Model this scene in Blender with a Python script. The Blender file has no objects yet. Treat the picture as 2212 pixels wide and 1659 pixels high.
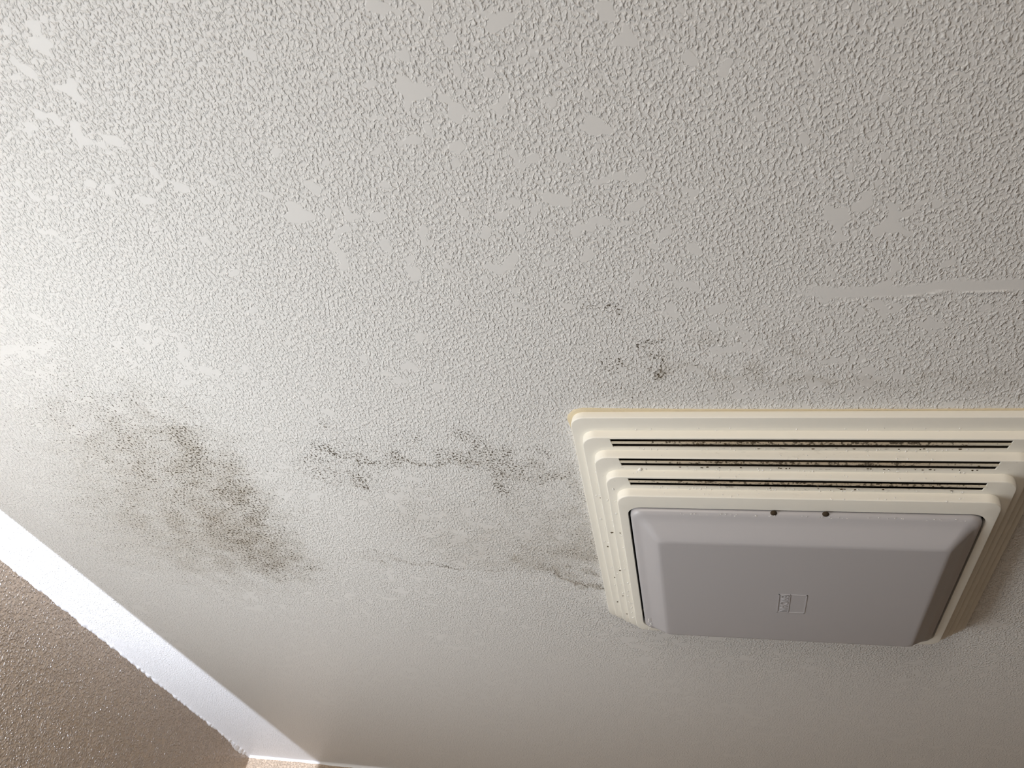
import bpy, bmesh, math, random
import numpy as np
from mathutils import Matrix, Vector

random.seed(7)
scene = bpy.context.scene
COL = scene.collection

# ------------------------------------------------------------------ camera
CEIL = 2.44                       # ceiling height
CAM_Z = CEIL - 0.43               # phone held up close under the ceiling
yaw, pitch, roll = -0.28712, 0.67825, 0.17247
fw = Vector((math.sin(yaw) * math.cos(pitch), math.cos(yaw) * math.cos(pitch), math.sin(pitch)))
rt = Vector((math.cos(yaw), -math.sin(yaw), 0))
up = rt.cross(fw)
rt2 = math.cos(roll) * rt + math.sin(roll) * up
up2 = -math.sin(roll) * rt + math.cos(roll) * up
cam_data = bpy.data.cameras.new('camera')
cam_data.sensor_width = 36
cam_data.lens = 1860.762 / 2212 * 36
cam_data.clip_start = 0.01
cam_data.dof.use_dof = True
cam_data.dof.focus_distance = 0.80
cam_data.dof.aperture_fstop = 24
cam = bpy.data.objects.new('camera', cam_data)
cam.matrix_world = Matrix((
    (rt2.x, up2.x, -fw.x, 0), (rt2.y, up2.y, -fw.y, 0), (rt2.z, up2.z, -fw.z, CAM_Z), (0, 0, 0, 1)))
COL.objects.link(cam)
scene.camera = cam

# ------------------------------------------------------------------ world and lamps
world = bpy.data.worlds.new('world')
world.use_nodes = True
world.node_tree.nodes['Background'].inputs[0].default_value = (0.9, 0.95, 1.0, 1)
world.node_tree.nodes['Background'].inputs[1].default_value = 0.02
scene.world = world


def aim(o, target):
    d = Vector(target) - o.location
    o.rotation_euler = d.to_track_quat('-Z', 'Y').to_euler()


# vanity light bar on the left wall, just outside the left edge of the frame
d = bpy.data.lights.new('vanity_bar', 'AREA')
d.shape = 'RECTANGLE'; d.size = 0.70; d.size_y = 0.30
d.energy = 6.0; d.color = (0.93, 0.985, 1.02)
lo = bpy.data.objects.new('vanity_bar', d); COL.objects.link(lo)
lo.location = (-0.79, 0.50, CEIL - 0.60)
bz = -Vector((0.80, 0.30, 0.50)).normalized()
by = bz.cross(Vector((0, 1, 0))).normalized()
bx = by.cross(bz)
lo.matrix_world = Matrix(((bx.x, by.x, bz.x, lo.location.x), (bx.y, by.y, bz.y, lo.location.y), (bx.z, by.z, bz.z, lo.location.z), (0, 0, 0, 1)))
# unseen fill light added behind the camera; the wall has no window
d = bpy.data.lights.new('near_fill', 'AREA')
d.shape = 'RECTANGLE'; d.size = 0.7; d.size_y = 0.8
d.energy = 20.0; d.color = (1.0, 0.935, 0.845)
lo = bpy.data.objects.new('near_fill', d); COL.objects.link(lo)
lo.location = (-0.45, -1.60, 1.85)
lo.rotation_euler = (math.radians(97), 0, 0)
# unseen spot added for the bright strip; a panel confines it along the left wall
d = bpy.data.lights.new('strip_spot', 'SPOT')
d.spot_size = math.radians(60); d.spot_blend = 0.3; d.shadow_soft_size = 0.0020
d.energy = 205.0; d.color = (0.84, 0.92, 1.10)
lo = bpy.data.objects.new('strip_spot', d); COL.objects.link(lo)
lo.location = (-0.8485, -0.172, CEIL - 0.36); aim(lo, (-0.82, 1.63, CEIL + 0.10))
scene.cycles.adaptive_threshold = 0.05
scene.cycles.adaptive_min_samples = 16
scene.cycles.max_bounces = 4
scene.cycles.diffuse_bounces = 3
scene.cycles.glossy_bounces = 1
scene.cycles.caustics_reflective = False
scene.cycles.caustics_refractive = False

scene.view_settings.view_transform = 'Standard'
scene.view_settings.look = 'None'
scene.view_settings.gamma = 1
scene.view_settings.use_curve_mapping = False
scene.view_settings.exposure = 0.15


# ------------------------------------------------------------------ helpers
def link(name, me, mat=None, parent=None, kind=None, label=None, cat=None, sharp=None):
    o = bpy.data.objects.new(name, me)
    COL.objects.link(o)
    if mat: me.materials.append(mat)
    if parent: o.parent = parent
    if kind: o['kind'] = kind
    if label: o['label'] = label
    if cat: o['category'] = cat
    if sharp is not None:
        me.polygons.foreach_set('use_smooth', [True] * len(me.polygons))
        me.set_sharp_from_angle(angle=math.radians(sharp))
    return o


def mesh_from(name, v, f):
    me = bpy.data.meshes.new(name)
    me.from_pydata([tuple(p) for p in v], [], f)
    me.update()
    return me


def box_mesh(name, x0, x1, y0, y1, z0, z1, bevel=0.0):
    bm = bmesh.new()
    bmesh.ops.create_cube(bm, size=1)
    for v in bm.verts:
        v.co = ((x0 + x1) / 2 + v.co.x * (x1 - x0), (y0 + y1) / 2 + v.co.y * (y1 - y0), (z0 + z1) / 2 + v.co.z * (z1 - z0))
    if bevel:
        bmesh.ops.bevel(bm, geom=bm.edges[:], offset=bevel, segments=2, affect='EDGES')
    me = bpy.data.meshes.new(name)
    bm.to_mesh(me); bm.free()
    return me


class NT:
    """tiny node-tree writer"""
    def __init__(self, name):
        self.mat = bpy.data.materials.new(name)
        self.mat.use_nodes = True
        self.t = self.mat.node_tree
        self.bsdf = self.t.nodes['Principled BSDF']

    def n(self, kind, **kw):
        nd = self.t.nodes.new(kind)
        for k, v in kw.items(): setattr(nd, k, v)
        return nd

    def put(self, sock, val):
        if isinstance(val, bpy.types.NodeSocket): self.t.links.new(val, sock)
        elif isinstance(val, tuple) and len(val) == 3 and sock.type == 'RGBA': sock.default_value = (*val, 1)
        else: sock.default_value = val

    def math(self, op, a, b=None, c=None, clamp=False):
        nd = self.n('ShaderNodeMath', operation=op, use_clamp=clamp)
        self.put(nd.inputs[0], a)
        if b is not None: self.put(nd.inputs[1], b)
        if c is not None: self.put(nd.inputs[2], c)
        return nd.outputs[0]

    def step(self, v, lo, hi, a=0.0, b=1.0):
        nd = self.n('ShaderNodeMapRange', interpolation_type='SMOOTHSTEP')
        self.put(nd.inputs[0], v); self.put(nd.inputs[1], lo); self.put(nd.inputs[2], hi)
        self.put(nd.inputs[3], a); self.put(nd.inputs[4], b)
        return nd.outputs[0]

    def noise(self, vec, scale, detail=2.0, rough=0.5, dist=0.0, dim='3D'):
        nd = self.n('ShaderNodeTexNoise', noise_dimensions=dim)
        self.put(nd.inputs['Vector'], vec)
        nd.inputs['Scale'].default_value = scale; nd.inputs['Detail'].default_value = detail
        nd.inputs['Roughness'].default_value = rough; nd.inputs['Distortion'].default_value = dist
        return nd.outputs[0]

    def mix(self, fac, a, b):
        nd = self.n('ShaderNodeMix', data_type='RGBA')
        self.put(nd.inputs[0], fac); self.put(nd.inputs[6], a); self.put(nd.inputs[7], b)
        return nd.outputs[2]

    def fmix(self, fac, a, b):
        nd = self.n('ShaderNodeMix', data_type='FLOAT')
        self.put(nd.inputs[0], fac); self.put(nd.inputs[2], a); self.put(nd.inputs[3], b)
        return nd.outputs[0]

    def attr(self, name):
        return self.n('ShaderNodeAttribute', attribute_name=name).outputs['Fac']

    def pos(self):
        return self.n('ShaderNodeNewGeometry').outputs['Position']

    def scaled(self, vec, s, rot=0.0):
        nd = self.n('ShaderNodeMapping')
        self.put(nd.inputs[0], vec)
        nd.inputs['Scale'].default_value = s; nd.inputs['Rotation'].default_value = (0, 0, rot)
        return nd.outputs[0]

    def bump(self, h, dist, strength=1.0):
        nd = self.n('ShaderNodeBump')
        self.put(nd.inputs['Height'], h); self.put(nd.inputs['Distance'], dist); self.put(nd.inputs['Strength'], strength)
        self.t.links.new(nd.outputs[0], self.bsdf.inputs['Normal'])
        return nd.outputs[0]

    def out(self, color=None, rough=None, spec=None):
        if color is not None: self.put(self.bsdf.inputs['Base Color'], color)
        if rough is not None: self.put(self.bsdf.inputs['Roughness'], rough)
        if spec is not None: self.bsdf.inputs['Specular IOR Level'].default_value = spec
        return self.mat


# ------------------------------------------------------------------ materials
def ceiling_material():
    m = NT('ceiling_knockdown_paint')
    p = m.pos()
    warp = m.scaled(p, (1.0, 0.68, 1.0), math.radians(22))
    n1 = m.noise(warp, 490, 2.0, 0.5, 0.35, '2D')           # stipple, about 3 mm
    n2 = m.noise(p, 58, 1.5, 0.55, 0.0, '2D')              # islands trowelled flat
    smooth = m.attr('smooth')
    thr = m.attr('flat_limit')
    flat = m.math('MAXIMUM', m.step(n2, thr, m.math('ADD', thr, 0.04)), smooth)
    stip = m.math('MULTIPLY', m.step(n1, 0.40, 0.82), 1.7)
    h = m.fmix(flat, stip, 0.35)
    # sparse large blobs of patching compound near the vent
    coarse = m.attr('coarse')
    blob = m.step(m.noise(warp, 230, 1.0, 0.5, 0.0, '2D'), 0.61, 0.72)
    h = m.math('ADD', h, m.math('MULTIPLY', m.math('MULTIPLY', blob, coarse), 1.7))
    h = m.math('ADD', h, m.math('MULTIPLY', m.attr('ridge'), 2.6))
    amp = m.attr('amp')
    m.bump(h, m.math('MULTIPLY', amp, 0.00043))
    # mould and a painted shadow line: soft brown film plus dark specks that sit in the hollows
    tint, speck = m.attr('tint'), m.attr('speck')
    n4 = m.noise(p, 460, 1.3, 0.5, 0.0, '2D')
    n5 = n2
    lim = m.math('MULTIPLY_ADD', speck, -0.26, 0.758)
    lim = m.math('MULTIPLY_ADD', n5, -0.16, m.math('ADD', lim, 0.08))
    sp = m.step(n4, lim, m.math('ADD', lim, 0.05))
    sp = m.math('MULTIPLY', sp, m.step(speck, 0.02, 0.12))
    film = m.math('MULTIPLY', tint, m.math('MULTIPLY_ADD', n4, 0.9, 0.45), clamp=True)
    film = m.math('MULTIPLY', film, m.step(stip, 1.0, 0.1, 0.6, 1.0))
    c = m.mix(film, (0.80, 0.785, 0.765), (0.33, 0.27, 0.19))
    c = m.mix(m.math('MULTIPLY', sp, 0.9), c, (0.075, 0.055, 0.028))
    return m.out(c, 0.45, 0.35)


def wall_material():
    m = NT('wall_tan_paint')
    p = m.pos()
    n1 = m.noise(p, 330, 1.5, 0.5, 0.3)
    n2 = m.noise(p, 90, 2.0, 0.5)
    h = m.math('MULTIPLY_ADD', n2, 0.6, m.step(n1, 0.42, 0.72))
    m.bump(h, 0.0022)
    c = m.mix(n2, (0.465, 0.352, 0.253), (0.515, 0.397, 0.285))
    return m.out(c, 0.26, 0.6)


def plain(name, col, rough, spec=0.5, bump=None):
    m = NT(name)
    if bump:
        m.bump(m.noise(m.pos(), bump[0], 2.0), bump[1])
    return m.out(col, rough, spec)


def cream_material(slots):
    """aged cream plastic; grime gathers along the intake slots"""
    m = NT('cream_plastic')
    tc = m.n('ShaderNodeTexCoord').outputs['Object']
    sep = m.n('ShaderNodeSeparateXYZ'); m.t.links.new(tc, sep.inputs[0])
    x, y = sep.outputs[0], sep.outputs[1]
    grime = None
    for y0, y1 in slots:
        a = m.math('MULTIPLY', m.step(y, y0 - 0.0012, y0 + 0.0005), m.step(y, y1 + 0.0052, y1 + 0.0002))
        grime = a if grime is None else m.math('MAXIMUM', grime, a)
    n = m.noise(m.scaled(tc, (0.35, 1, 1)), 420, 3.0, 0.6)
    wide = m.noise(m.scaled(tc, (1, 0.1, 0.1)), 18, 1.0)
    band = m.math('MULTIPLY', m.step(x, -0.145, -0.03), m.step(x, 0.135, 0.03))
    lim = m.math('MULTIPLY_ADD', m.math('MULTIPLY', band, wide), -0.20, 0.68)
    g = m.math('MULTIPLY', m.math('MULTIPLY', grime, m.step(n, lim, m.math('ADD', lim, 0.12))), 0.8)
    g = m.math('MAXIMUM', g, m.math('MULTIPLY', grime, m.math('MULTIPLY', band, 0.22)))
    base = m.mix(m.noise(tc, 60, 2.0), (0.845, 0.81, 0.725), (0.875, 0.84, 0.76))
    c = m.mix(g, base, (0.13, 0.10, 0.065))
    return m.out(c, 0.42, 0.4)


def slat_material():
    m = NT('grimy_cream_plastic')
    tc = m.n('ShaderNodeTexCoord').outputs['Object']
    sep = m.n('ShaderNodeSeparateXYZ'); m.t.links.new(tc, sep.inputs[0])
    x = sep.outputs[0]
    band = m.math('MULTIPLY', m.step(x, -0.15, -0.06), m.step(x, 0.15, 0.07))
    n = m.noise(tc, 330, 3.0, 0.65)
    lim = m.math('MULTIPLY_ADD', band, -0.13, 0.60)
    g = m.step(n, lim, m.math('ADD', lim, 0.12))
    base = m.mix(band, (0.72, 0.66, 0.54), (0.56, 0.47, 0.35))
    return m.out(m.mix(m.math('MULTIPLY', g, 0.85), base, (0.05, 0.035, 0.02)), 0.7, 0.2)


MAT_CEIL = ceiling_material()
MAT_WALL = wall_material()
MAT_FLOOR = plain('floor_vinyl', (0.30, 0.265, 0.23), 0.5, 0.4)
MAT_LENS = plain('frosted_lens_plastic', (0.46, 0.443, 0.455), 0.38, 0.5, (900, 0.00002))
MAT_DARK = plain('cavity_shade', (0.055, 0.040, 0.026), 0.9, 0.1)  # colour stands in for the shade inside recesses
MAT_CAULK = plain('white_caulk', (0.80, 0.79, 0.78), 0.5, 0.3)
MAT_GOLD = plain('yellowed_adhesive', (0.68, 0.58, 0.40), 0.6, 0.3, (500, 0.0003))
MAT_SPECK = plain('white_paint_speck', (0.82, 0.80, 0.77), 0.5, 0.3)
MAT_DIRT = plain('dirt_speck', (0.10, 0.075, 0.045), 0.8, 0.1)

# ------------------------------------------------------------------ room shell
XL, XR, YN, YF = -0.8769, 2.10, -1.70, 1.6297
STAINS_SHADOW = [  # stroke positions picked in image pixels, baked here as ceiling metres
    (-0.5345, 0.6201, -0.5216, 0.7422, 0.0387, 0.536, 0.606),
    (-0.6162, 0.737, -0.565, 0.7951, 0.0344, 0.393, 0.499),
    (-0.4825, 0.5887, -0.4769, 0.6596, 0.0165, 0.466, 0.708),
    (-0.4769, 0.6596, -0.4794, 0.7598, 0.0177, 0.486, 0.774),
    (-0.5263, 0.7521, -0.4949, 0.823, 0.0177, 0.594, 0.774),
    (-0.4975, 0.8015, -0.4614, 0.826, 0.013, 0.378, 0.708),
    (-0.5917, 0.6373, -0.6037, 0.746, 0.0375, 0.285, 0.289),
    (-0.6846, 0.8028, -0.5973, 0.8359, 0.0259, 0.285, 0.289),
    (-0.3732, 0.6136, -0.3539, 0.6248, 0.0055, 0.05, 0.605),
    (-0.3363, 0.6024, -0.3139, 0.6317, 0.0073, 0.15, 0.935),
    (-0.3345, 0.6519, -0.3294, 0.657, 0.0041, 0.35, 0.99),
    (-0.3079, 0.6128, -0.2829, 0.6201, 0.0055, 0.12, 0.77),
    (-0.2872, 0.6201, -0.2597, 0.6257, 0.0023, 0.25, 0.935),
    (-0.2597, 0.6257, -0.2369, 0.6244, 0.002, 0.25, 0.88),
    (-0.3762, 0.6407, -0.3444, 0.6519, 0.0073, 0.1, 0.495),
    (-0.3427, 0.5951, -0.2524, 0.5908, 0.0045, 0.0, 0.385),
    (-0.2404, 0.6119, -0.2335, 0.6192, 0.0032, 0.1, 0.77),
    (-0.2309, 0.608, -0.2128, 0.6046, 0.0045, 0.05, 0.66),
    (-0.2116, 0.6188, -0.2038, 0.6222, 0.0036, 0.5, 0.99),
    (-0.2103, 0.5938, -0.1716, 0.611, 0.0073, 0.15, 0.66),
    (-0.1995, 0.6222, -0.169, 0.6437, 0.0082, 0.3, 0.77),
    (-0.1711, 0.6325, -0.135, 0.6467, 0.0073, 0.3, 0.605),
    (-0.1389, 0.6037, -0.1337, 0.6106, 0.0036, 0.1, 0.66),
    (-0.2718, 0.6622, -0.2571, 0.6777, 0.0036, 0.1, 0.44),
    (-0.1909, 0.6678, -0.1522, 0.7074, 0.0118, 0.15, 0.275),
    (-0.2881, 0.722, -0.126, 0.7495, 0.0273, 0.22, 0.11),
    (-0.2537, 0.7856, -0.1256, 0.7869, 0.0182, 0.3, 0.198),
    (-0.3805, 0.8045, -0.3337, 0.8114, 0.0036, 0.2, 0.385),
    (-0.3345, 0.8136, -0.3006, 0.8174, 0.002, 0.35, 0.66),
    (-0.301, 0.8196, -0.2713, 0.8277, 0.0016, 0.3, 0.935),
    (-0.2318, 0.8269, -0.2128, 0.8235, 0.0016, 0.2, 0.77),
    (-0.2627, 0.8252, -0.2318, 0.8269, 0.0018, 0.2, 0.33),
    (-0.2004, 0.7972, -0.1496, 0.8239, 0.0068, 0.62, 0.385),
    (-0.1699, 0.8252, -0.1277, 0.8501, 0.0064, 0.72, 0.715),
    (-0.1475, 0.8445, -0.1135, 0.8574, 0.0045, 0.5, 0.66),
    (-0.1522, 0.7697, -0.1122, 0.7959, 0.01, 0.42, 0.44),
    (-0.1243, 0.6979, -0.1114, 0.786, 0.0055, 0.35, 0.33),
    (-0.12, 0.6282, -0.1135, 0.6893, 0.0032, 0.3, 0.385),
    (-0.0787, 0.4339, -0.0589, 0.4369, 0.0036, 0.04, 0.495),
    (-0.0623, 0.4352, -0.0611, 0.436, 0.001, 0.4, 1.05),
    (-0.0404, 0.4274, -0.0396, 0.4283, 0.0007, 0.3, 0.99),
    (-0.0499, 0.4687, -0.0279, 0.467, 0.0036, 0.1, 0.66),
    (-0.052, 0.4739, -0.0434, 0.4717, 0.0027, 0.1, 0.66),
    (-0.0413, 0.4949, -0.0344, 0.4924, 0.0036, 0.75, 1.045),
    (-0.0701, 0.4863, -0.0641, 0.4971, 0.0036, 0.12, 0.55),
    (-0.0705, 0.5134, -0.0641, 0.519, 0.0032, 0.12, 0.495),
    (-0.0808, 0.5246, -0.0593, 0.5306, 0.0073, 0.12, 0.132),
    (-0.0292, 0.4949, 0.0077, 0.5027, 0.0023, 0.4, 0.165),  # faint brown shadow line before the fan, put into the tint
    (0.0077, 0.5014, 0.0413, 0.5057, 0.0023, 0.28, 0.132),  # same painted shadow line
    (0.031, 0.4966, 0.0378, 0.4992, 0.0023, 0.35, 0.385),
    (0.0413, 0.507, 0.0843, 0.5117, 0.0027, 0.35, 0.11),  # painted shadow line, carried on to the right
    (0.0843, 0.5117, 0.2111, 0.5139, 0.0027, 0.26, 0.055),  # right end of the painted shadow line
    (-0.0082, 0.4601, 0.0047, 0.4657, 0.0032, 0.25, 0.385),
    (0.0495, 0.4743, 0.0748, 0.4799, 0.0041, 0.18, 0.165),
    (0.0688, 0.4799, 0.0821, 0.4876, 0.0032, 0.2, 0.275),
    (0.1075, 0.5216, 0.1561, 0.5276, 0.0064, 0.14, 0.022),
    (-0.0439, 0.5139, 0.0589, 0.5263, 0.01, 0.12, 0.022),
]


FINE = 0.002


def axis(lo, hi, f0, f1, coarse=0.03):
    a = list(np.arange(lo, f0, coarse)) + list(np.arange(f0, f1, FINE)) + list(np.arange(f1, hi, coarse)) + [hi]
    return np.array(a)


gx = axis(XL, XR, -0.62, 0.26)
gy = axis(YN, YF, 0.30, 1.06)
PX, PY = np.meshgrid(gx, gy)
tint = np.zeros_like(PX); speck = np.zeros_like(PX)
rs = np.random.RandomState(11)


def field(n, lo, hi):
    """smooth random field made of sine waves with wavelengths between lo and hi metres"""
    o = np.zeros_like(PX)
    for i in range(n):
        th = rs.uniform(0, 6.283); kk = 6.283 / rs.uniform(lo, hi)
        o += np.sin(kk * (np.cos(th) * PX + np.sin(th) * PY) + rs.uniform(0, 6.283))
    return o / math.sqrt(n / 2)


WXc, WYc = field(14, 0.025, 0.07), field(14, 0.025, 0.07)
WXf, WYf = field(14, 0.008, 0.02), field(14, 0.008, 0.02)
PATCH = np.clip(0.88 + 0.14 * field(16, 0.015, 0.06), 0.4, 1.25)
for x0, y0, x1, y1, w, t, k in STAINS_SHADOW:
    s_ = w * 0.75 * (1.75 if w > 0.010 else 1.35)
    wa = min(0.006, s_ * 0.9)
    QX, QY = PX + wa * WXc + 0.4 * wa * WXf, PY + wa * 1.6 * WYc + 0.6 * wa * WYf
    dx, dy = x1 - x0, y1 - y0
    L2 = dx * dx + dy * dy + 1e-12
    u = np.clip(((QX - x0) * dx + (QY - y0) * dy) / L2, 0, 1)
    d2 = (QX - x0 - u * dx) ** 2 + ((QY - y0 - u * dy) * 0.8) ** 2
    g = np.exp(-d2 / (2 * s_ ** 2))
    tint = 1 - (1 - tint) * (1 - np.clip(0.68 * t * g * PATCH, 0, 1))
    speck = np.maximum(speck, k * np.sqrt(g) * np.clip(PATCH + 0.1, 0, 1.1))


def sm(a, lo, hi):
    t = np.clip((a - lo) / (hi - lo), 0, 1)
    return t * t * (3 - 2 * t)


wob = 0.004 * np.sin(PX * 70) + 0.003 * np.sin(PX * 151 + 1)
seam_y = 0.4265 - 0.02 * (PX - 0.125) + wob * 0.3
on = sm(PX, 0.045, 0.075)
smooth = on * sm(PY, seam_y - 0.012, seam_y - 0.009) * (1 - sm(PY, seam_y - 0.0005, seam_y + 0.0005))
smooth = np.maximum(smooth, 0.0)
ridge = sm(PX, 0.10, 0.13) * np.exp(-((PY - seam_y - 0.0008) / 0.0011) ** 2) * (0.5 + 0.5 * np.sin(PX * 260 + 2 * np.sin(PX * 90)))
coarse = sm(PX, -0.06, 0.06) * sm(PY, seam_y, seam_y + 0.004) * (1 - sm(PY, 0.57, 0.60)) * 0.85
amp = 1.0 - 0.55 * sm(PY, 0.86, 1.15)
amp *= 1.0 - 0.30 * coarse
rs = np.random.RandomState(5)
fl = np.zeros_like(PX)
for i in range(24):
    th = rs.uniform(0, 6.28); kk = rs.uniform(12, 60)
    fl += np.sin(kk * (np.cos(th) * PX + np.sin(th) * PY) + rs.uniform(0, 6.28))
flat_limit = 0.665 - 0.06 * fl / 3.5
nx_, ny_ = len(gx), len(gy)
verts = np.stack([PX.ravel(), PY.ravel(), np.full(PX.size, CEIL)], 1)
idx = np.arange(nx_ * ny_).reshape(ny_, nx_)
quads = np.stack([idx[:-1, :-1].ravel(), idx[1:, :-1].ravel(), idx[1:, 1:].ravel(), idx[:-1, 1:].ravel()], 1)
me = bpy.data.meshes.new('ceiling')
me.vertices.add(len(verts)); me.vertices.foreach_set('co', verts.ravel())
me.loops.add(quads.size); me.loops.foreach_set('vertex_index', quads.ravel().astype(np.int32))
me.polygons.add(len(quads)); me.polygons.foreach_set('loop_start', np.arange(0, quads.size, 4, dtype=np.int32))
me.update()
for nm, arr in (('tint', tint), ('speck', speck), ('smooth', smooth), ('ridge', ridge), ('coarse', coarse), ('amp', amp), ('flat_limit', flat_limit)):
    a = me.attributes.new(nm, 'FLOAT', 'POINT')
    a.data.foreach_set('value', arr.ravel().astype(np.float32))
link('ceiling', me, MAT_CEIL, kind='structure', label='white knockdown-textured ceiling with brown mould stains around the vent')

T = 0.1
link('wall_left', box_mesh('wall_left', XL - T, XL, YN - T, YF + T, 0, CEIL), MAT_WALL, kind='structure',
     label='tan orange-peel textured wall at the lower left')
link('wall_far', box_mesh('wall_far', XL, XR, YF, YF + T, 0, CEIL), MAT_WALL, kind='structure',
     label='tan far wall seen as a sliver along the bottom edge')
link('wall_right', box_mesh('wall_right', XR, XR + T, YN - T, YF + T, 0, CEIL), MAT_WALL, kind='structure')
link('wall_near', box_mesh('wall_near', XL, XR, YN - T, YN, 0, CEIL), MAT_WALL, kind='structure')
link('light_blocker', box_mesh('light_blocker', -0.8238, -0.818, -0.40, 0.215, CEIL - 0.40, CEIL - 0.075), MAT_CAULK, kind='structure')  # unseen panel added to cut off the spot and edge the bright strip
link('floor', box_mesh('floor', XL - T, XR + T, YN - T, YF + T, -T, 0), MAT_FLOOR, kind='structure')


def bead(name, p0, p1, r, n, jitter, nrm_a, nrm_b, mat, swell=None, **kw):
    """a thin hand-run bead of caulk in the corner between two surfaces"""
    p0, p1, a, b = Vector(p0), Vector(p1), Vector(nrm_a), Vector(nrm_b)
    v, f = [], []
    rr = r
    for i in range(n + 1):
        c = p0.lerp(p1, i / n)
        rr = 0.7 * rr + 0.3 * r * (1 + random.uniform(-jitter, jitter))
        for k in range(4):
            t = k / 3
            q = rr + (r * swell(c) if swell else 0)
            v.append(c + a * rr * (1 - t) ** 1.5 + b * q * t ** 1.5)
        if i:
            for k in range(3):
                q = (i - 1) * 4 + k
                f.append((q, q + 1, q + 5, q + 4))
    return link(name, mesh_from(name, v, f), mat, sharp=60, **kw)


bead('trim_1', (XL, YF, CEIL), (XR, YF, CEIL), 0.0045, 300, 0.5, (0, -1, 0), (0, 0, -1), MAT_CAULK, kind='structure',
     label='thin white caulk line where the far wall meets the ceiling')
bead('trim_2', (XL, 0.3, CEIL), (XL, YF, CEIL), 0.0022, 500, 1.4, (1, 0, 0), (0, 0, -1), MAT_CAULK, swell=lambda c: 3.0 * math.exp(-((c.y - (YF - 0.055)) / 0.035) ** 2), kind='structure',
     label='thin uneven white paint line along the top of the left wall')

# ------------------------------------------------------------------ exhaust fan with light
FX, FY = 0.0729, 0.7279
fan = bpy.data.objects.new('exhaust_fan', None)
COL.objects.link(fan)
fan.location = (FX, FY, CEIL)
fan['label'] = 'cream plastic bathroom exhaust fan grille with stepped edges and a frosted light lens'
fan['category'] = 'exhaust fan'

AX = [0.1819, 0.1733, 0.1647, 0.1562, 0.1479]          # half widths of the five steps
NEAR = [-0.1819, -0.1650, -0.1481, -0.1306, -0.1135]   # near edges (wide treads with slots)
FAR = [0.1819, 0.1735, 0.1651, 0.1566, 0.1482]         # far edges (narrow treads)
ZS = [-0.0079, -0.0151, -0.0228, -0.0299, -0.0375]     # faces of the steps, below the ceiling
OPEN = (-0.1402, 0.1402, -0.0963, 0.1395)              # opening for the lens
RAD = 0.0118
# slot band per tread: y of slot A, slot B (relative to the fan)
SL = [(1.3180, 1.3340, 0.692, 0.683), (1.3555, 1.3715, 0.663, 0.654), (1.3980, 1.4135, 0.633, 0.624)]
SLOTS = []
for ya, yb, wa, wb in SL:
    ya, yb = ya * 0.43 - FY, yb * 0.43 - FY
    SLOTS.append((ya - 0.0020, ya + 0.0020, yb - 0.0020, yb + 0.0020, wa * 0.215, wb * 0.215))
SX = 0.166 * 0.43 - FX
MAT_CREAM = cream_material([(s[0], s[3]) for s in SLOTS])
MAT_SLAT = slat_material()


def rr(x0, x1, y0, y1, r, n=8):
    pts = []
    for cx, cy, a0 in ((x1 - r, y1 - r, 0), (x0 + r, y1 - r, 90), (x0 + r, y0 + r, 180), (x1 - r, y0 + r, 270)):
        for i in range(n + 1):
            a = math.radians(a0 + 90 * i / n)
            pts.append((cx + r * math.cos(a), cy + r * math.sin(a)))
    return pts


def loft(v, f, loops, flip=False):
    """loops: list of point lists (same length) -> quads between them"""
    n = len(loops[0])
    base = len(v)
    for lp in loops: v.extend(lp)
    for k in range(len(loops) - 1):
        for i in range(n):
            a, b = base + k * n + i, base + k * n + (i + 1) % n
            q = (a, b, b + n, a + n)
            f.append(q[::-1] if flip else q)


def step_loops(k):
    return AX[k], NEAR[k], FAR[k]


def lp(k, inset, z, r=RAD):
    a, n, fa = step_loops(k)
    return [(x, y, z) for x, y in rr(-a + inset, a - inset, n + inset, fa - inset, r - inset * 0.5)]


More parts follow.
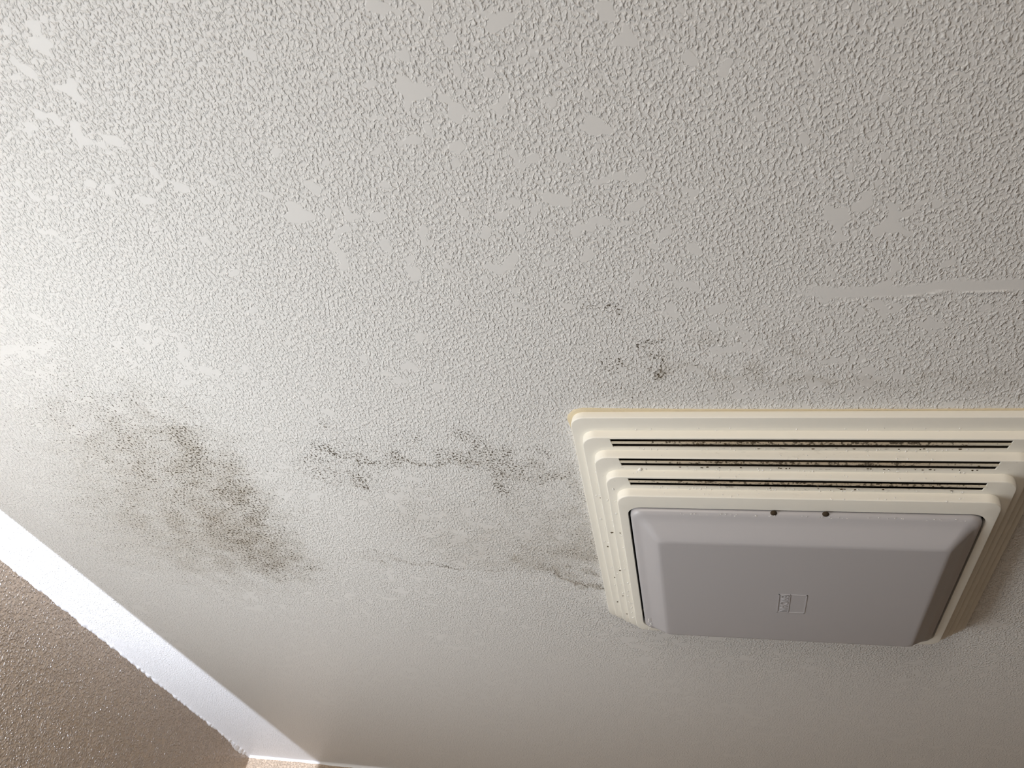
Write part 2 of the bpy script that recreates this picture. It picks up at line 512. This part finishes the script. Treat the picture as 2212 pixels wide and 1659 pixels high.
B = 0.0009                                              # softened plastic edge
for k in range(5):
    z_top = -0.0004 if k == 0 else ZS[k - 1] + 0.0005
    z = ZS[k]
    v, f = [], []
    prof = [lp(k, -0.0004 if k else 0.0006, z_top), lp(k, 0, z + B)]
    for t in (30, 60, 90):
        prof.append(lp(k, B * (1 - math.cos(math.radians(t))), z + B - B * math.sin(math.radians(t))))
    loft(v, f, prof, flip=True)
    bm = bmesh.new()
    bv = [bm.verts.new(p) for p in v]
    for q in f: bm.faces.new([bv[i] for i in q])
    n = len(prof[0])
    outer = bv[-n:]
    if k < 4:
        inner_pts = lp(k + 1, 0.0006, z)
    else:
        inner_pts = [(x, y, z) for x, y in rr(*OPEN, RAD)]
    inner = [bm.verts.new(p) for p in inner_pts]
    holes = []
    if 1 <= k <= 3:
        s = SLOTS[k - 1]
        holes.append([bm.verts.new(p) for p in ((SX - s[4], s[0], z), (SX + s[4], s[0], z), (SX + s[5], s[3], z), (SX - s[5], s[3], z))])
    edges = []
    for ring in [outer, inner] + holes:
        for i in range(len(ring)):
            a, b = ring[i], ring[(i + 1) % len(ring)]
            edges.append(bm.edges.get((a, b)) or bm.edges.new((a, b)))
    bmesh.ops.triangle_fill(bm, use_beauty=True, use_dissolve=False, edges=edges, normal=(0, 0, -1))
    for ring, depth in [(inner, 0.006 if k == 4 else 0.0)] + [(h, 0.0011) for h in holes]:
        if depth:
            top = [bm.verts.new((q.co.x, q.co.y, q.co.z + depth)) for q in ring]
            for i in range(len(ring)):
                j = (i + 1) % len(ring)
                bm.faces.new((ring[i], ring[j], top[j], top[i]))
    bmesh.ops.recalc_face_normals(bm, faces=bm.faces[:])
    me = bpy.data.meshes.new('grille_step'); bm.to_mesh(me); bm.free()
    link('grille_rim' if k == 0 else ('lens_frame' if k == 4 else 'grille_step'), me, MAT_CREAM, fan, sharp=35)
    if 1 <= k <= 3:
        s = SLOTS[k - 1]
        w = (s[4] + s[5]) / 2 + 0.0004
        link('slat', box_mesh('slat', SX - w, SX + w, s[1], s[2], z + 0.0001, z + 0.0012, 0.0003), MAT_SLAT, fan, sharp=40,
             label='grime-covered slat between two intake slots')

# shallow plate behind the slots, coloured dark for the shade in the cavity
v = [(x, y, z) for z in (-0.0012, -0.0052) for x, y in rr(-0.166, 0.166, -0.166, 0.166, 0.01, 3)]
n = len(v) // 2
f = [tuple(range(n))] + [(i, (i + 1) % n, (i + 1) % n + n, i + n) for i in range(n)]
link('housing', mesh_from('housing', v, f), MAT_DARK, fan, label='shallow plate behind the slots, coloured dark like the shaded duct cavity')

# frosted lens
def ll(inset, z, r):
    x0, x1, y0, y1 = OPEN
    return [(x, y, z) for x, y in rr(x0 + inset, x1 - inset, y0 + inset, y1 - inset, r, 8)]


G = 0.0021
prof = [ll(G, -0.030, 0.0105), ll(G, -0.0375, 0.0105), ll(G + 0.0006, -0.0392, 0.0103), ll(G + 0.0018, -0.0406, 0.010),
        ll(G + 0.0038, -0.0418, 0.0095), ll(G + 0.0065, -0.0428, 0.009)]
for t in (0.25, 0.5, 0.75, 1.0):
    prof.append(ll(G + 0.0065 + 0.0150 * t, -0.0428 - 0.0122 * t, 0.009 - 0.003 * t))
prof += [ll(0.0255, -0.0559, 0.006), ll(0.028, -0.0562, 0.006)]
v, f = [], []
loft(v, f, prof, flip=True)
n = len(prof[0])
f.append(tuple(range(len(v) - n, len(v))))
me = mesh_from('light_lens', v, f)
bm = bmesh.new(); bm.from_mesh(me); bmesh.ops.recalc_face_normals(bm, faces=bm.faces[:]); bm.to_mesh(me); bm.free()
lens = link('light_lens', me, MAT_LENS, fan, sharp=50, label='frosted greyish-white light lens with bevelled edges')
ZL = -0.0562

# raised maker's mark on the lens: a thin frame with lettering on end
x0, x1, y0, y1 = 0.1425 * 0.43 - FX, 0.200 * 0.43 - FX, 1.728 * 0.43 - FY, 1.812 * 0.43 - FY
bm = bmesh.new()
for a, b, c, d_ in ((x0, x0 + 0.0009, y0, y1), (x1 - 0.0009, x1, y0, y1), (x0, x1, y0, y0 + 0.0009), (x0, x1, y1 - 0.0009, y1), (x0 + 0.0098, x0 + 0.0104, y0, y1)):
    bmesh.ops.create_cube(bm, size=1, matrix=Matrix.Translation(((a + b) / 2, (c + d_) / 2, ZL)) @ Matrix.Diagonal((b - a, d_ - c, 0.0009, 1)))
me = bpy.data.meshes.new('mark_frame'); bm.to_mesh(me); bm.free()
link('mark_frame', me, MAT_LENS, lens, label='small raised rectangle moulded into the lens')
cu = bpy.data.curves.new('lettering', 'FONT')
cu.body = 'BROAN'; cu.size = 0.0095; cu.extrude = 0.0005; cu.align_x = 'CENTER'; cu.align_y = 'CENTER'; cu.space_character = 1.05
to = bpy.data.objects.new('lettering_tmp', cu); COL.objects.link(to)
dg = bpy.context.evaluated_depsgraph_get()
me = bpy.data.meshes.new_from_object(to.evaluated_get(dg))
bpy.data.objects.remove(to)
# seen from below: mirror upright, then turn so that the word runs along the lens depth
me.transform(Matrix.Translation((x0 + 0.0053, (y0 + y1) / 2, ZL)) @ Matrix.Rotation(math.radians(90), 4, 'Z') @ Matrix.Rotation(math.pi, 4, 'X'))
link('lettering', me, MAT_LENS, lens, label='raised lettering moulded into the lens')

# two dark latch notches at the near edge of the lens
for nx in (0.122 * 0.43 - FX, 0.216 * 0.43 - FX):
    bm = bmesh.new()
    bmesh.ops.create_icosphere(bm, subdivisions=3, radius=1, matrix=Matrix.Translation((nx, OPEN[2] + 0.0020, -0.0389)) @ Matrix.Diagonal((0.0027, 0.0027, 0.0019, 1)))
    me = bpy.data.meshes.new('latch_notch'); bm.to_mesh(me); bm.free()
    link('latch_notch', me, MAT_DARK, fan, sharp=60, label='small dark latch notch at the lens edge')

# yellowed adhesive smeared around the rim at the near-left corner
v, f = [], []
loop_o = rr(-AX[0], AX[0], NEAR[0], FAR[0], RAD, 8)
path = []
for i in range(41): path.append((AX[0] - 0.02 - (2 * AX[0] - 0.02 - RAD) * i / 40, NEAR[0], 0, -1))
for i in range(1, 9):
    a = math.radians(270 - 90 * i / 8)
    path.append((-AX[0] + RAD + RAD * math.cos(a), NEAR[0] + RAD + RAD * math.sin(a), math.cos(a), math.sin(a)))
for i in range(1, 30): path.append((-AX[0], NEAR[0] + RAD + 0.006 * i, -1, 0))
for i, (x, y, nx, ny) in enumerate(path):
    if i < 40: w = 0.0003 + 0.0029 * (i / 40) ** 3 + 0.0004 * random.random()
    elif i < 50: w = 0.0030 + 0.0010 * random.random()
    else: w = max(0.0004, 0.0022 - (i - 50) * 0.0003) + (0.001 if random.random() < 0.15 else 0)
    v += [(x - nx * 0.002, y - ny * 0.002, -0.0012), (x + nx * w * 0.6, y + ny * w * 0.6, -0.0012), (x + nx * w, y + ny * w, 0.0002)]
    if i:
        q = (i - 1) * 3
        f += [(q, q + 1, q + 4, q + 3), (q + 1, q + 2, q + 5, q + 4)]
link('adhesive_smear', mesh_from('adhesive_smear', v, f), MAT_GOLD, fan, sharp=60, label='yellowed adhesive along the rim')


# specks of ceiling paint and dirt stuck to the grille
def blobs(name, spots, mat, label):
    bm = bmesh.new()
    for x, y, z, sx, sy, sz, a in spots:
        M = Matrix.Translation((x, y, z)) @ Matrix.Rotation(a, 4, 'Z') @ Matrix.Diagonal((sx, sy, sz, 1))
        bmesh.ops.create_icosphere(bm, subdivisions=2, radius=1, matrix=M)
    for q in bm.verts:
        q.co += Vector((random.uniform(-1, 1), random.uniform(-1, 1), random.uniform(-1, 1))) * 0.00008
    me = bpy.data.meshes.new(name); bm.to_mesh(me); bm.free()
    o = link(name, me, mat, fan, kind='stuff', label=label, sharp=80)
    return o


R = random.Random(21)
sp = []
for i in range(120):
    k = R.choice((1, 2, 2, 3, 3, 4, 4))
    sp.append((R.uniform(-0.13, 0.13), NEAR[k] + R.uniform(-0.004, -0.0004) , ZS[k - 1] - R.uniform(0, 0.0002), R.uniform(0.0003, 0.0008), R.uniform(0.0003, 0.0007), 0.0004, R.uniform(0, 3)))
for i in range(60):
    k = R.choice((2, 3, 4))
    sp.append((R.uniform(-0.14, 0.13), NEAR[k] - 0.0001, R.uniform(ZS[k], ZS[k - 1]), R.uniform(0.0003, 0.0009), 0.0003, R.uniform(0.0003, 0.0008), 0))
for i in range(50):
    k = R.choice((2, 3, 3, 4, 4))
    sp.append((-AX[k] - R.uniform(0.0, 0.006), R.uniform(-0.12, 0.15), ZS[k - 1] - 0.0001, R.uniform(0.0004, 0.0010), R.uniform(0.0006, 0.0022), 0.0004, R.uniform(-.3, .3)))
for i in range(55):
    sp.append((R.uniform(-0.10, 0.125), OPEN[2] + G + R.uniform(0.0008, 0.003), -0.0405 - R.uniform(0, 0.0006), R.uniform(0.0002, 0.0007), 0.0003, 0.0003, 0))
sp.append((-0.1275, NEAR[3] - 0.0012, ZS[2] - 0.0004, 0.0016, 0.0022, 0.0009, 0.5))
sp.append((-0.1300, NEAR[3] + 0.0005, ZS[2] - 0.0020, 0.0012, 0.0010, 0.0016, 0.2))
for i in range(9):
    sp.append((-0.1345 + R.uniform(0, 0.004), 0.105 + 0.0032 * i, -0.0440 - R.uniform(0, 0.0012), 0.0005, 0.0012, 0.0004, 0.2))
blobs('paint_specks', sp, MAT_SPECK, 'specks of white paint stuck to the grille')
dt = []
for x, y, k, s_ in ((-0.160, -0.028, 3, 0.0011), (-0.168, 0.012, 2, 0.0010), (-0.1585, 0.045, 3, 0.0009), (-0.1665, 0.075, 2, 0.0010), (-0.160, 0.10, 3, 0.0007),
                    (-0.1665, -0.075, 2, 0.0006), (-0.151, -0.04, 4, 0.0006), (-0.1685, 0.13, 2, 0.0010), (-0.1590, 0.142, 3, 0.0008)):
    dt.append((x, y, ZS[k - 1] - 0.0001, s_ * 0.8, s_ * 1.3, 0.0004, R.uniform(0, 3)))
for i in range(70):
    k = R.choice((1, 1, 2, 2, 2, 3))
    s = SLOTS[k - 1]
    dt.append((R.uniform(-0.10, 0.13), R.choice((s[3] + R.uniform(0, .0012), s[1] + R.uniform(0, 0.003))), ZS[k] - 0.00005, R.uniform(0.0004, 0.0014), R.uniform(0.0003, 0.0008), 0.0003, 0))
blobs('dirt_specks', dt, MAT_DIRT, 'dark dirt specks caught on the grille')
